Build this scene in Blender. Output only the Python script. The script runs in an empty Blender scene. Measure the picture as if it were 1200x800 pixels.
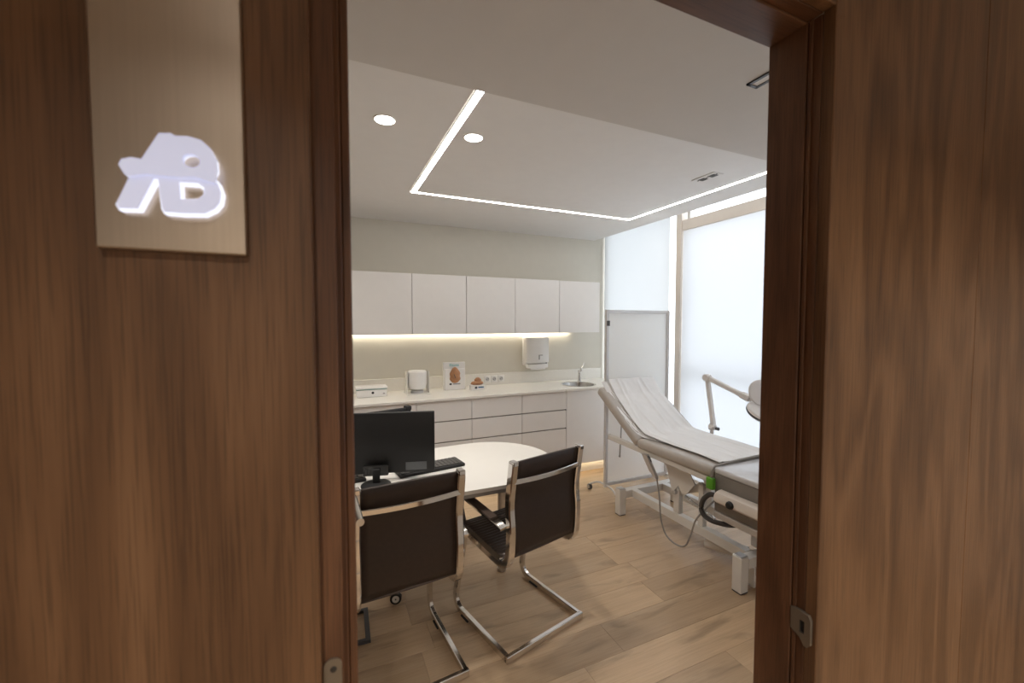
import bpy, bmesh, math, random
from mathutils import Vector, Matrix
random.seed(7)
PI = math.pi
scene = bpy.context.scene
COL = scene.collection

# ------------------------------------------------------------------ camera
F_PX, YAW, PITCH, CAM_H = 487.0, math.radians(24.1), math.atan(21 / 487.0), 1.52
cam_data = bpy.data.cameras.new('camera')
cam_data.sensor_width = 36.0
cam_data.lens = F_PX / 1200.0 * 36.0
cam_data.clip_start = 0.02
cam_data.dof.use_dof = True
cam_data.dof.focus_distance = 3.0
cam_data.dof.aperture_fstop = 4.8
cam = bpy.data.objects.new('camera', cam_data)
COL.objects.link(cam)
fw = Vector((math.sin(YAW) * math.cos(PITCH), math.cos(YAW) * math.cos(PITCH), -math.sin(PITCH)))
rt = Vector((math.cos(YAW), -math.sin(YAW), 0))
up = rt.cross(fw)
cam.matrix_world = Matrix(((rt.x, up.x, -fw.x, 0), (rt.y, up.y, -fw.y, 0), (rt.z, up.z, -fw.z, CAM_H), (0, 0, 0, 1)))
scene.camera = cam

# ------------------------------------------------------------------ world, exposure
world = bpy.data.worlds.new('overcast_sky')
scene.world = world
world.use_nodes = True
bg = world.node_tree.nodes['Background']
bg.inputs[0].default_value = (0.86, 0.93, 1.0, 1)
bg.inputs[1].default_value = 2.65
scene.view_settings.view_transform = 'Standard'
scene.view_settings.look = 'None'
scene.view_settings.gamma = 1.0
scene.view_settings.use_curve_mapping = False
scene.view_settings.exposure = 0.36
scene.cycles.use_denoising = True
scene.cycles.max_bounces = 10
scene.cycles.diffuse_bounces = 6
scene.cycles.transparent_max_bounces = 12
scene.cycles.sample_clamp_indirect = 6.0

STRIP_E, DOWN_W, CORR_W = 24.0, 2.6, 11.6

# ------------------------------------------------------------------ materials
MATS = {}
def new_mat(name):
    m = bpy.data.materials.new(name); m.use_nodes = True
    nt = m.node_tree; nt.nodes.clear()
    out = nt.nodes.new('ShaderNodeOutputMaterial')
    MATS[name] = m
    return m, nt, out

def lin(c): return (c[0], c[1], c[2], 1)

def mk(name, col, rough=.5, metal=0., var=.06, scale=12., bump=0., bscale=200., spec=.5, coat=0., stretch=(1, 1, 1)):
    m, nt, out = new_mat(name)
    p = nt.nodes.new('ShaderNodeBsdfPrincipled')
    tc = nt.nodes.new('ShaderNodeTexCoord'); mp = nt.nodes.new('ShaderNodeMapping')
    mp.inputs['Scale'].default_value = stretch
    nt.links.new(tc.outputs['Object'], mp.inputs[0])
    n = nt.nodes.new('ShaderNodeTexNoise'); n.inputs['Scale'].default_value = scale; n.inputs['Detail'].default_value = 4
    nt.links.new(mp.outputs[0], n.inputs['Vector'])
    r = nt.nodes.new('ShaderNodeValToRGB')
    r.color_ramp.elements[0].position = .3; r.color_ramp.elements[1].position = .7
    r.color_ramp.elements[0].color = lin([c * (1 - var) for c in col])
    r.color_ramp.elements[1].color = lin([min(1, c * (1 + var)) for c in col])
    nt.links.new(n.outputs['Fac'], r.inputs[0]); nt.links.new(r.outputs[0], p.inputs['Base Color'])
    p.inputs['Roughness'].default_value = rough; p.inputs['Metallic'].default_value = metal
    p.inputs['Specular IOR Level'].default_value = spec; p.inputs['Coat Weight'].default_value = coat
    if bump:
        n2 = nt.nodes.new('ShaderNodeTexNoise'); n2.inputs['Scale'].default_value = bscale
        nt.links.new(mp.outputs[0], n2.inputs['Vector'])
        b = nt.nodes.new('ShaderNodeBump'); b.inputs['Strength'].default_value = bump; b.inputs['Distance'].default_value = .002
        nt.links.new(n2.outputs['Fac'], b.inputs['Height']); nt.links.new(b.outputs[0], p.inputs['Normal'])
    nt.links.new(p.outputs[0], out.inputs[0])
    return m

def mk_wood(name, dark, mid, light, axis, scale=1., rough=.45, perobj=False, spec=.4, stain=0., fig=.12, pore=.68):
    """long-grain wood: noise stretched along axis, wavy cathedral figure, fine pores"""
    m, nt, out = new_mat(name)
    N = nt.nodes.new; L = nt.links.new
    p = N('ShaderNodeBsdfPrincipled'); tc = N('ShaderNodeTexCoord')
    vec = tc.outputs['Object']
    oi = None
    if perobj:
        oi = N('ShaderNodeObjectInfo')
        mul = N('ShaderNodeMath'); mul.operation = 'MULTIPLY'; mul.inputs[1].default_value = 37.
        L(oi.outputs['Random'], mul.inputs[0])
        cb = N('ShaderNodeCombineXYZ')
        for i in range(3): L(mul.outputs[0], cb.inputs[i])
        ad = N('ShaderNodeVectorMath'); ad.operation = 'ADD'
        L(vec, ad.inputs[0]); L(cb.outputs[0], ad.inputs[1]); vec = ad.outputs[0]
    def noise(sc_long, sc_cross, detail, dist=0.):
        mp = N('ShaderNodeMapping'); s = [sc_cross * scale] * 3; s[axis] = sc_long * scale
        mp.inputs['Scale'].default_value = s; L(vec, mp.inputs[0])
        n = N('ShaderNodeTexNoise'); n.inputs['Scale'].default_value = 1; n.inputs['Detail'].default_value = detail
        n.inputs['Distortion'].default_value = dist
        L(mp.outputs[0], n.inputs['Vector']); return n.outputs['Fac']
    # cathedral figure: bands through a low-frequency stretched field
    f = noise(.9, 5., 2, .4)
    m1 = N('ShaderNodeMath'); m1.operation = 'MULTIPLY'; m1.inputs[1].default_value = 34.; L(f, m1.inputs[0])
    sn = N('ShaderNodeMath'); sn.operation = 'SINE'; L(m1.outputs[0], sn.inputs[0])
    mr = N('ShaderNodeMapRange'); mr.inputs[1].default_value = -1; mr.inputs[2].default_value = 1; L(sn.outputs[0], mr.inputs[0])
    fine = noise(3., 120., 4)
    broad = noise(.5, 9., 3)
    a = N('ShaderNodeMath'); a.operation = 'MULTIPLY_ADD'; a.inputs[1].default_value = fig; L(mr.outputs[0], a.inputs[0])
    b = N('ShaderNodeMath'); b.operation = 'MULTIPLY'; b.inputs[1].default_value = .34; L(fine, b.inputs[0]); L(b.outputs[0], a.inputs[2])
    c = N('ShaderNodeMath'); c.operation = 'MULTIPLY_ADD'; c.inputs[1].default_value = .55; L(broad, c.inputs[0]); L(a.outputs[0], c.inputs[2])
    r = N('ShaderNodeValToRGB'); e = r.color_ramp.elements
    e[0].position = .22 + fig * .3; e[0].color = lin(dark); e[1].position = .66 + fig * .6; e[1].color = lin(light)
    q = e.new(.45 + fig * .45); q.color = lin(mid)
    L(c.outputs[0], r.inputs[0])
    colout = r.outputs[0]
    pf = noise(9., 420., 2)
    pr_ = N('ShaderNodeValToRGB'); pr_.color_ramp.elements[0].position = .34; pr_.color_ramp.elements[1].position = .5
    pr_.color_ramp.elements[0].color = (pore, pore, pore, 1); pr_.color_ramp.elements[1].color = (1, 1, 1, 1)
    L(pf, pr_.inputs[0])
    mp_ = N('ShaderNodeMix'); mp_.data_type = 'RGBA'; mp_.blend_type = 'MULTIPLY'; mp_.inputs[0].default_value = 1
    L(colout, mp_.inputs[6]); L(pr_.outputs[0], mp_.inputs[7]); colout = mp_.outputs[2]
    if stain:
        sf = noise(2.2, 9., 5, .8)
        sr = N('ShaderNodeValToRGB'); sr.color_ramp.elements[0].position = .56; sr.color_ramp.elements[1].position = .74
        sr.color_ramp.elements[0].color = (1, 1, 1, 1); sr.color_ramp.elements[1].color = (1 - stain, 1 - stain, 1 - stain, 1)
        L(sf, sr.inputs[0])
        mx = N('ShaderNodeMix'); mx.data_type = 'RGBA'; mx.blend_type = 'MULTIPLY'; mx.inputs[0].default_value = 1
        L(colout, mx.inputs[6]); L(sr.outputs[0], mx.inputs[7]); colout = mx.outputs[2]
    if perobj:
        hv = N('ShaderNodeHueSaturation'); mr2 = N('ShaderNodeMapRange'); mr2.inputs[3].default_value = .84; mr2.inputs[4].default_value = 1.07
        L(oi.outputs['Random'], mr2.inputs[0]); L(mr2.outputs[0], hv.inputs['Value']); L(colout, hv.inputs['Color']); colout = hv.outputs[0]
    L(colout, p.inputs['Base Color'])
    p.inputs['Roughness'].default_value = rough; p.inputs['Specular IOR Level'].default_value = spec
    bp = N('ShaderNodeBump'); bp.inputs['Strength'].default_value = .12; bp.inputs['Distance'].default_value = .001
    L(fine, bp.inputs['Height']); L(bp.outputs[0], p.inputs['Normal'])
    L(p.outputs[0], out.inputs[0])
    return m

def mk_emit(name, col, strength):
    m, nt, out = new_mat(name)
    e = nt.nodes.new('ShaderNodeEmission'); e.inputs[0].default_value = lin(col); e.inputs[1].default_value = strength
    nt.links.new(e.outputs[0], out.inputs[0]); return m

def mk_translucent(name, col, trans, fac):
    m, nt, out = new_mat(name)
    d = nt.nodes.new('ShaderNodeBsdfDiffuse'); t = nt.nodes.new('ShaderNodeBsdfTranslucent'); mx = nt.nodes.new('ShaderNodeMixShader')
    tc = nt.nodes.new('ShaderNodeTexCoord'); n = nt.nodes.new('ShaderNodeTexNoise'); n.inputs['Scale'].default_value = 260
    r = nt.nodes.new('ShaderNodeValToRGB')
    r.color_ramp.elements[0].color = lin([c * .96 for c in trans]); r.color_ramp.elements[1].color = lin(trans)
    nt.links.new(tc.outputs['Object'], n.inputs['Vector']); nt.links.new(n.outputs['Fac'], r.inputs[0]); nt.links.new(r.outputs[0], t.inputs[0])
    d.inputs[0].default_value = lin(col)
    mx.inputs[0].default_value = fac
    nt.links.new(d.outputs[0], mx.inputs[1]); nt.links.new(t.outputs[0], mx.inputs[2]); nt.links.new(mx.outputs[0], out.inputs[0]); return m

def mk_glass(name, tint=(1, 1, 1), gloss=.06):
    m, nt, out = new_mat(name)
    t = nt.nodes.new('ShaderNodeBsdfTransparent'); g = nt.nodes.new('ShaderNodeBsdfGlossy'); mx = nt.nodes.new('ShaderNodeMixShader')
    t.inputs[0].default_value = lin(tint); g.inputs['Roughness'].default_value = .02; mx.inputs[0].default_value = gloss
    nt.links.new(t.outputs[0], mx.inputs[1]); nt.links.new(g.outputs[0], mx.inputs[2]); nt.links.new(mx.outputs[0], out.inputs[0]); return m

mk_wood('walnut', (.088, .041, .018), (.155, .077, .035), (.215, .113, .055), 2, 1.15, .42, fig=.26)
mk_wood('walnut_jamb', (.075, .031, .014), (.125, .054, .025), (.18, .084, .04), 2, 1.6, .42, fig=.2)
mk_wood('walnut_head', (.075, .031, .014), (.125, .054, .025), (.18, .084, .04), 0, 1.6, .42)
mk_wood('oak', (.45, .305, .185), (.55, .385, .24), (.63, .46, .3), 0, 1., .36, perobj=True, spec=.45, stain=.36, fig=.06, pore=.9)
mk('plaster', (.74, .71, .67), .8, var=.01, bump=.05)
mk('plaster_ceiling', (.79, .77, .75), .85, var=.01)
mk('soffit_shaded', (.65, .62, .59), .85, var=.01)  # ceiling white greyed: the soffit's shade is put into the colour
mk('wall_paint', (.70, .665, .585), .7, var=.012, bump=.04)
mk('corridor_paint', (.7, .66, .6), .8, var=.01)
mk('corridor_floor', (.42, .3, .19), .45, var=.08)
mk('white_lacquer', (.85, .825, .80), .32, var=.008)
mk('carcass', (.7, .68, .65), .5, var=.01)
mk('gap_grey', (.22, .21, .2), .5, var=.04)
mk('quartz', (.88, .85, .79), .22, var=.015, scale=60)
mk('desk_white', (.79, .765, .725), .3, var=.008)
mk('edge_grey', (.3, .28, .26), .4, var=.05)
mk('chrome', (.72, .70, .68), .1, 1., var=.02)
mk('chrome_satin', (.56, .53, .5), .28, 1., var=.05, stretch=(1, 1, 30))
mk('steel', (.62, .61, .6), .22, 1., var=.05)
mk('alu_light', (.66, .65, .65), .4, .2, var=.03)
mk('alu_grey', (.52, .51, .51), .38, .6, var=.04)
mk('plate_metal', (.47, .39, .315), .3, 1., var=.03, scale=300, stretch=(1, 1, .02))
mk('hinge_metal', (.27, .235, .19), .45, .8, var=.1)
mk('vinyl_gloss', (.6, .59, .6), .12, var=.03, scale=30, spec=.8)  # couch vinyl, base made paler: window reflection partly put into the colour
mk('leather', (.034, .02, .0145), .5, var=.12, scale=60, bump=.12, bscale=500)
mk('leather_seat', (.075, .053, .043), .3, var=.12, scale=60, bump=.08, bscale=500)
mk('black_plastic', (.012, .012, .013), .6, var=.1, bump=.05, bscale=600)
mk('black_gloss', (.01, .01, .01), .2, var=.1)
mk('dark_grey', (.055, .055, .06), .45, var=.1)
mk('key_grey', (.09, .085, .08), .5, var=.1)
mk('label_grey', (.13, .14, .15), .5, var=.05)
mk('vinyl', (.47, .425, .385), .36, var=.03, scale=30, bump=.05, bscale=300)
mk('vinyl_dark', (.2, .176, .156), .45, var=.04, scale=30, bump=.05, bscale=300)
mk('couch_white', (.72, .69, .65), .38, var=.02)
mk('white_plastic', (.84, .82, .8), .32, var=.01)
mk('warm_plastic', (.74, .66, .59), .38, var=.02)
mk('ivory_metal', (.72, .67, .63), .36, var=.02)
mk('blue_white', (.74, .8, .87), .3, var=.01)
mk('screen_panel', (.8, .83, .86), .35, var=.01)
mk('green_plastic', (.1, .34, .02), .4, var=.05)
mk('hose_grey', (.055, .05, .048), .45, var=.1)
mk('cable_grey', (.3, .27, .24), .5, var=.05)
mk('cable_white', (.78, .75, .7), .5, var=.02)
mk('beige_frame', (.84, .77, .69), .5, var=.02)
mk('frame_white', (.84, .82, .79), .45, var=.01)
mk('flesh_brown', (.42, .2, .095), .45, var=.16, scale=25, bump=.2, bscale=60)
mk('teal_print', (.02, .42, .42), .5, var=.05)
mk('blue_print', (.02, .1, .22), .5, var=.05)
mk('dark_print', (.04, .04, .05), .5, var=.05)
mk('grey_print', (.3, .3, .31), .5, var=.05)
mk('teal_line', (.12, .28, .26), .5, var=.05)
mk('acrylic', (.80, .78, .74), .15, var=.01)
mk('paper', (.83, .81, .795), .75, var=.03, scale=18, bump=.35, bscale=45, stretch=(1, .4, 1))
mk('gunmetal', (.07, .065, .062), .35, .7, var=.05)
mk('grille', (.06, .055, .05), .6, var=.1)
mk_emit('led_strip', (1., .96, .9), STRIP_E)
mk_emit('downlight_lens', (1., .95, .87), 9.)
mk_emit('led_warm', (1., .9, .72), 11.)
mk_emit('led_kick', (1., .78, .45), 7.)
mk_translucent('screen_sheet', (.96, .97, .98), (.97, .98, .99), .6)
mk_translucent('blind_fabric', (.82, .83, .84), (.50, .507, .522), .62)
mk_translucent('blind_sheer', (.84, .84, .82), (.47, .477, .48), .6)
mk_glass('pane_glass')
def mk_sign():
    m, nt, out = new_mat('lit_acrylic')
    p = nt.nodes.new('ShaderNodeBsdfPrincipled'); p.inputs['Base Color'].default_value = (.66, .68, .8, 1); p.inputs['Roughness'].default_value = .3
    p.inputs['Emission Color'].default_value = (.66, .72, 1., 1); p.inputs['Emission Strength'].default_value = .34
    nt.links.new(p.outputs[0], out.inputs[0])
mk_sign()
mk_emit('lit_edge', (.86, .87, 1.), 1.1)

# ------------------------------------------------------------------ mesh builder
class MB:
    def __init__(self):
        self.bm = bmesh.new()
    def _merge(self, t):
        me = bpy.data.meshes.new('tmp'); t.to_mesh(me); t.free()
        self.bm.from_mesh(me); bpy.data.meshes.remove(me)
    def box(self, a, b, bev=0., seg=1, mat=None):
        t = bmesh.new(); bmesh.ops.create_cube(t, size=1)
        a = Vector(a); b = Vector(b); c = (a + b) / 2; s = b - a
        for v in t.verts: v.co = Vector((v.co.x * s.x, v.co.y * s.y, v.co.z * s.z)) + c
        if bev: bmesh.ops.bevel(t, geom=t.edges[:], offset=bev, segments=seg, affect='EDGES', profile=.5)
        if mat is not None: bmesh.ops.transform(t, matrix=mat, verts=t.verts)
        self._merge(t); return self
    def sweep(self, path, prof, upv=(0, 0, 1), closed=False, caps=True):
        """sweep a 2D profile (side, up) along path"""
        bm = self.bm; P = [Vector(p) for p in path]; n = len(P); rings = []
        upv = Vector(upv); prev = None
        for i in range(n):
            if closed: tin = P[i] - P[i - 1]; tout = P[(i + 1) % n] - P[i]
            else:
                tin = P[i] - P[i - 1] if i else P[1] - P[0]
                tout = P[i + 1] - P[i] if i < n - 1 else P[-1] - P[-2]
            tin = tin.normalized(); tout = tout.normalized()
            t = (tin + tout)
            t = t.normalized() if t.length > 1e-6 else tin
            s = t.cross(upv)
            if s.length < 1e-4: s = prev if prev is not None else t.orthogonal()
            s = s.normalized(); u = s.cross(t).normalized(); prev = s
            k = 1 / max(.35, math.cos(tin.angle(tout) / 2)) if tin.angle(tout) > 1e-4 else 1
            # stretch across the mitre, in the bending plane
            bend = (tout - tin)
            ring = []
            for (x, y) in prof:
                o = s * x + u * y
                if k > 1.0001 and bend.length > 1e-6:
                    bd = bend.normalized(); o = o + bd * (o.dot(bd)) * (k - 1)
                ring.append(bm.verts.new(P[i] + o))
            rings.append(ring)
        m = len(prof)
        rng = range(n) if closed else range(n - 1)
        for i in rng:
            A = rings[i]; B = rings[(i + 1) % n]
            for j in range(m):
                bm.faces.new((A[j], A[(j + 1) % m], B[(j + 1) % m], B[j]))
        if caps and not closed:
            bm.faces.new(rings[0][::-1]); bm.faces.new(rings[-1])
        return self
    def tube(self, path, r, n=10, upv=(0, 0, 1), closed=False):
        prof = [(r * math.cos(2 * PI * i / n), r * math.sin(2 * PI * i / n)) for i in range(n)]
        return self.sweep(path, prof, upv, closed)
    def bar(self, path, w, h, upv=(0, 0, 1), c=.003, closed=False):
        a, b = w / 2, h / 2
        prof = [(-a + c, -b), (a - c, -b), (a, -b + c), (a, b - c), (a - c, b), (-a + c, b), (-a, b - c), (-a, -b + c)]
        return self.sweep(path, prof, upv, closed)
    def lathe(self, prof, c=(0, 0, 0), n=24, mat=None, cap=True):
        t = bmesh.new(); rings = []
        for (r, z) in prof:
            if r < 1e-6: rings.append([t.verts.new((0, 0, z))])
            else: rings.append([t.verts.new((r * math.cos(2 * PI * i / n), r * math.sin(2 * PI * i / n), z)) for i in range(n)])
        for A, B in zip(rings, rings[1:]):
            for j in range(n):
                q = []
                for v in (A[j % len(A)], A[(j + 1) % n % len(A)], B[(j + 1) % n % len(B)], B[j % len(B)]):
                    if v not in q: q.append(v)
                if len(q) > 2: t.faces.new(q)
        if cap:
            if len(rings[0]) > 1: t.faces.new(rings[0][::-1])
            if len(rings[-1]) > 1: t.faces.new(rings[-1])
        M = Matrix.Translation(Vector(c)) @ (mat if mat is not None else Matrix.Identity(4))
        bmesh.ops.transform(t, matrix=M, verts=t.verts)
        self._merge(t); return self
    def cyl(self, a, b, r, n=16, r2=None):
        a = Vector(a); b = Vector(b); d = b - a
        M = d.to_track_quat('Z', 'Y').to_matrix().to_4x4()
        return self.lathe([(r, 0), (r if r2 is None else r2, d.length)], a, n, M)
    def prism(self, pts, h0, h1, axes='xy'):
        """extrude polygon between h0 and h1 along the axis missing in axes"""
        bm = self.bm
        def P(u, v, w):
            if axes == 'xy': return (u, v, w)
            if axes == 'xz': return (u, w, v)
            return (w, u, v)
        A = [bm.verts.new(P(u, v, h0)) for u, v in pts]; B = [bm.verts.new(P(u, v, h1)) for u, v in pts]
        n = len(pts)
        for i in range(n): bm.faces.new((A[i], A[(i + 1) % n], B[(i + 1) % n], B[i]))
        bm.faces.new(A[::-1]); bm.faces.new(B); return self
    def grid(self, fn, nu, nv):
        bm = self.bm
        V = [[bm.verts.new(fn(i / nu, j / nv)) for j in range(nv + 1)] for i in range(nu + 1)]
        for i in range(nu):
            for j in range(nv): bm.faces.new((V[i][j], V[i + 1][j], V[i + 1][j + 1], V[i][j + 1]))
        return self

def fillet(path, rad, n=6):
    P = [Vector(p) for p in path]; out = [P[0]]
    for i in range(1, len(P) - 1):
        r = rad[i] if isinstance(rad, (list, tuple)) else rad
        a = (P[i - 1] - P[i]); b = (P[i + 1] - P[i]); d = min(r, a.length * .49, b.length * .49)
        s = P[i] + a.normalized() * d; e = P[i] + b.normalized() * d
        for k in range(n + 1):
            t = k / n; out.append(s * (1 - t) ** 2 + P[i] * 2 * t * (1 - t) + e * t ** 2)
    out.append(P[-1]); return out

def obj(name, mb, mat, parent=None, off=None, smooth=True, angle=35):
    bm = mb.bm
    bmesh.ops.remove_doubles(bm, verts=bm.verts, dist=1e-6)
    bmesh.ops.recalc_face_normals(bm, faces=bm.faces)
    if off is not None: bmesh.ops.translate(bm, vec=-Vector(off), verts=bm.verts)
    me = bpy.data.meshes.new(name); bm.to_mesh(me); bm.free()
    if smooth:
        for p in me.polygons: p.use_smooth = True
        me.set_sharp_from_angle(angle=math.radians(angle))
    me.materials.append(MATS[mat])
    o = bpy.data.objects.new(name, me); COL.objects.link(o)
    if parent is not None: o.parent = parent
    return o

def tag(o, label, cat, group=None, kind=None):
    o['label'] = label; o['category'] = cat
    if group: o['group'] = group
    if kind: o['kind'] = kind
    return o

def single(name, mb, mat, loc, label, cat, group=None, kind=None, **k):
    """one-mesh thing; vertices given in world space, origin moved to loc"""
    o = obj(name, mb, mat, None, loc, **k); o.location = loc
    return tag(o, label, cat, group, kind)

def struct(name, mb, mat, label, cat, loc=(0, 0, 0), **k):
    return single(name, mb, mat, loc, label, cat, None, 'structure', **k)

def thing(name, loc, label, cat, group=None, rz=0., kind=None):
    e = bpy.data.objects.new(name, None); COL.objects.link(e); e.empty_display_size = .1
    e.location = loc; e.rotation_euler = (0, 0, rz)
    return tag(e, label, cat, group, kind)

def part(root, name, mb, mat, parent=None, world=True, label=None, **k):
    """part of root; world=True means vertices are in world space"""
    o = obj(name, mb, mat, parent or root, root.location if world else None, **k)
    if label: o['label'] = label
    return o

def copy_tree(o, parent=None):
    c = o.copy(); COL.objects.link(c); c.parent = parent
    for ch in list(o.children): copy_tree(ch, c)
    return c

def arealight(name, loc, size, power, col, parent=None, shape='DISK', spread=2.6, rot=(0, 0, 0), size_y=None):
    l = bpy.data.lights.new(name, 'AREA'); l.shape = shape; l.size = size; l.energy = power; l.color = col; l.spread = spread
    if size_y: l.size_y = size_y
    o = bpy.data.objects.new(name, l); COL.objects.link(o); o.location = loc; o.rotation_euler = rot
    if parent is not None: o.parent = parent
    return o

# ================================================================== STRUCTURE
ZC, ZS, YB, YF = 2.483, 2.36, 4.06, .575      # ceiling, soffit, back wall, front wall inside
XL, XC, XW = -1.35, 2.87, 3.0                # left wall, ceiling edge, blinds

# floor: sub-floor with single oak planks laid on it along X
floor = struct('floor', MB().box((XL, .45, -.08), (3.16, YB + .02, -.008)), 'gap_grey', 'pale oak plank floor of the consulting room', 'floor')
PW, PL = .19, 1.29
y0 = 1.491 - PW * 5
row = 0
while y0 < YB:
    ya, yb = max(y0, .452), min(y0 + PW, YB)
    if yb - ya > .01:
        off = {5: 1.238, 7: 1.73 - PL}.get(row, 1.238 + .43 * (row - 5) + .21 * ((row * 7) % 3))
        x = off
        while x > XL: x -= PL
        while x < 3.15:
            xa, xb = max(x, XL), min(x + PL, 3.15)
            if xb - xa > .02:
                g = .0003
                p = obj('plank', MB().box((xa + g - xa, ya + g - ya, 0), (xb - g - xa, yb - g - ya, .0085), .0007), 'oak', floor)
                p.location = (xa, ya, -.0085)
            x += PL
    y0 += PW; row += 1
struct('floor_corridor', MB().box((-2.2, -1.25, -.08), (3.2, .45, 0)), 'corridor_floor', 'floor of the corridor outside the room', 'floor')
struct('wall_corridor', MB().box((-2.3, -1.35, 0), (3.3, -1.25, 2.55)), 'corridor_paint', 'plain corridor wall opposite the doorway', 'wall')
struct('wall_corridor_end_left', MB().box((-2.3, -1.25, 0), (-2.2, .456, 2.55)), 'corridor_paint', 'corridor end wall on the left', 'wall')
struct('wall_corridor_end_right', MB().box((3.2, -1.25, 0), (3.3, .456, 2.55)), 'corridor_paint', 'corridor end wall on the right', 'wall')
struct('ceiling_corridor', MB().box((-2.3, -1.35, 2.5), (3.3, .575, 2.6)), 'plaster_ceiling', 'white corridor ceiling', 'ceiling')

# walls of the room
struct('wall_back', MB().box((XL, YB, -.05), (3.16, YB + .12, 2.75)), 'wall_paint', 'pale sage beige wall behind the cabinets', 'wall')
struct('wall_left', MB().box((XL - .12, YF, -.05), (XL, YB + .12, 2.75)), 'plaster', 'white wall at the left end of the room', 'wall')
struct('wall_front', MB().box((-2.3, .478, 0), (-.03, YF, 2.75)).box((.862, .478, 0), (3.16, YF, 2.75)).box((-.03, .478, 2.11), (.862, YF, 2.75)),
       'plaster', 'white inner wall around the doorway', 'wall')
# window wall: head and sill strips around floor-to-ceiling glazing
struct('wall_right', MB().box((3.04, YF, 2.66), (3.16, YB, 2.75)).box((3.04, YF, -.08), (3.16, YB, .05)).box((3.04, YF, .05), (3.16, .75, 2.66)),
       'frame_white', 'white head and sill strips around the glazed wall', 'wall')
for (n, ya, yb, lab) in ((1, .75, 2.90, 'tall frosted-looking window beside the couch'), (2, 2.90, YB, 'narrow window bay by the back corner')):
    w = thing('window_%d' % n, (3.1, (ya + yb) / 2, .05), lab, 'window', kind='structure')
    part(w, 'window_frame', MB().box((3.07, ya, .05), (3.13, ya + .045, 2.66)).box((3.07, yb - .045, .05), (3.13, yb, 2.66))
         .box((3.07, ya + .045, .05), (3.13, yb - .045, .1)).box((3.07, ya + .045, 2.61), (3.13, yb - .045, 2.66)), 'frame_white')
    if n == 1:
        part(w, 'transom', MB().box((3.075, ya + .045, 1.045), (3.125, yb - .045, 1.095)), 'frame_white')
    for (za, zb) in ((.1, 1.035), (1.105, 2.61)):
        part(w, 'pane', MB().box((3.097, ya + .045, za), (3.103, yb - .045, zb)), 'pane_glass')
# post between the two bays and the beige head rail over the wide blind
struct('trim_1', MB().box((2.975, 2.868, 0), (3.055, 2.93, 2.66), .004), 'beige_frame', 'beige vertical window post between the two blinds', 'post')
struct('trim_2', MB().box((2.985, YF, 2.366), (3.06, 2.868, 2.462), .004), 'beige_frame', 'beige horizontal head rail above the wide blind', 'rail')

# ceilings, with a slot left open for the light line
SW = .046
LX, RX, BY = .574, 2.556, 3.09             # near edges of the three slot runs
c = MB()
c.box((XL, 1.2, ZC), (LX, YB, ZC + .06))
c.box((LX, BY + SW, ZC), (RX + SW, YB, ZC + .06))
c.box((LX + SW, 1.2, ZC), (RX, BY, ZC + .06))
c.box((RX + SW, 1.2, ZC), (XC, YB, ZC + .06))
c.box((XL, 1.2, ZC + .06), (XC, YB, ZC + .1))
c.box((XC - .02, 1.2, ZC + .1), (XC, YB, 2.7))
c.box((XC - .02, YF, 2.7), (3.16, YB, 2.75))
struct('ceiling', c, 'plaster_ceiling', 'white ceiling over the far part of the room', 'ceiling')
struct('ceiling_soffit', MB().box((XL, YF, ZS), (XC, 1.455, ZC - .002)), 'soffit_shaded', 'lower white ceiling just inside the door', 'ceiling')

# ---- door surround: walnut panels on the corridor side, lining, stops
HD = 2.08
def panel(name, x0, x1, z0, z1, lab):
    struct(name, MB().box((x0, .456, z0), (x1, .478, z1), .0015), 'walnut', lab, 'wall panel')
panel('wall_panel_left', -2.2, -.0105, 0, 2.5, 'walnut wall panel left of the doorway carrying the sign')
panel('wall_panel_right', .83, 1.4165, 0, 2.5, 'walnut wall panel just right of the doorway')
panel('wall_panel_right_end', 1.4185, 3.2, 0, 2.5, 'walnut wall panel at the far right beyond the joint')
panel('wall_panel_over', -.0095, .829, HD, 2.5, 'walnut panel above the doorway')
struct('trim_3', MB().box((-.03, .4785, 0), (.0115, .54, HD), .001).box((-.03, .515, 0), (.0185, YF, HD), .0015).box((.0185, .522, 0), (.0285, YF, HD), .002),
       'walnut_jamb', 'dark walnut left door jamb with stop', 'door jamb')
struct('trim_4', MB().box((.8305, .4785, 0), (.862, YF, HD), .001).box((.8265, .493, 0), (.8305, .5, HD), .001).box((.8245, .502, 0), (.8305, YF, HD), .0015),
       'walnut_jamb', 'dark walnut right door jamb with stop', 'door jamb')
struct('trim_5', MB().box((.0285, .4785, HD), (.8305, YF, 2.11), .001).box((.0285, .502, HD - .006), (.8245, YF, HD), .0015),
       'walnut_head', 'dark walnut door head with stop', 'door head')

# ---- open door leaf standing into the room behind the left jamb
d = thing('door_1', (0, .58, 0), 'walnut door leaf opened inwards behind the left jamb', 'door', kind='structure')
part(d, 'leaf', MB().box((-.044, .58, .008), (-.004, 1.395, 2.07), .002), 'walnut_jamb')
h = part(d, 'handle', MB().lathe([(.0, 0), (.026, 0), (.026, .008), (.011, .01), (.011, .05), (0, .05)], (-.004, 1.325, 1.0), 20, Matrix.Rotation(PI / 2, 4, 'Y'))
         .tube(fillet([(.044, 1.335, 1.0), (.06, 1.325, 1.0), (.066, 1.30, 1.0), (.073, 1.135, 1.0)], .02), .0105, 14), 'steel')
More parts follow.
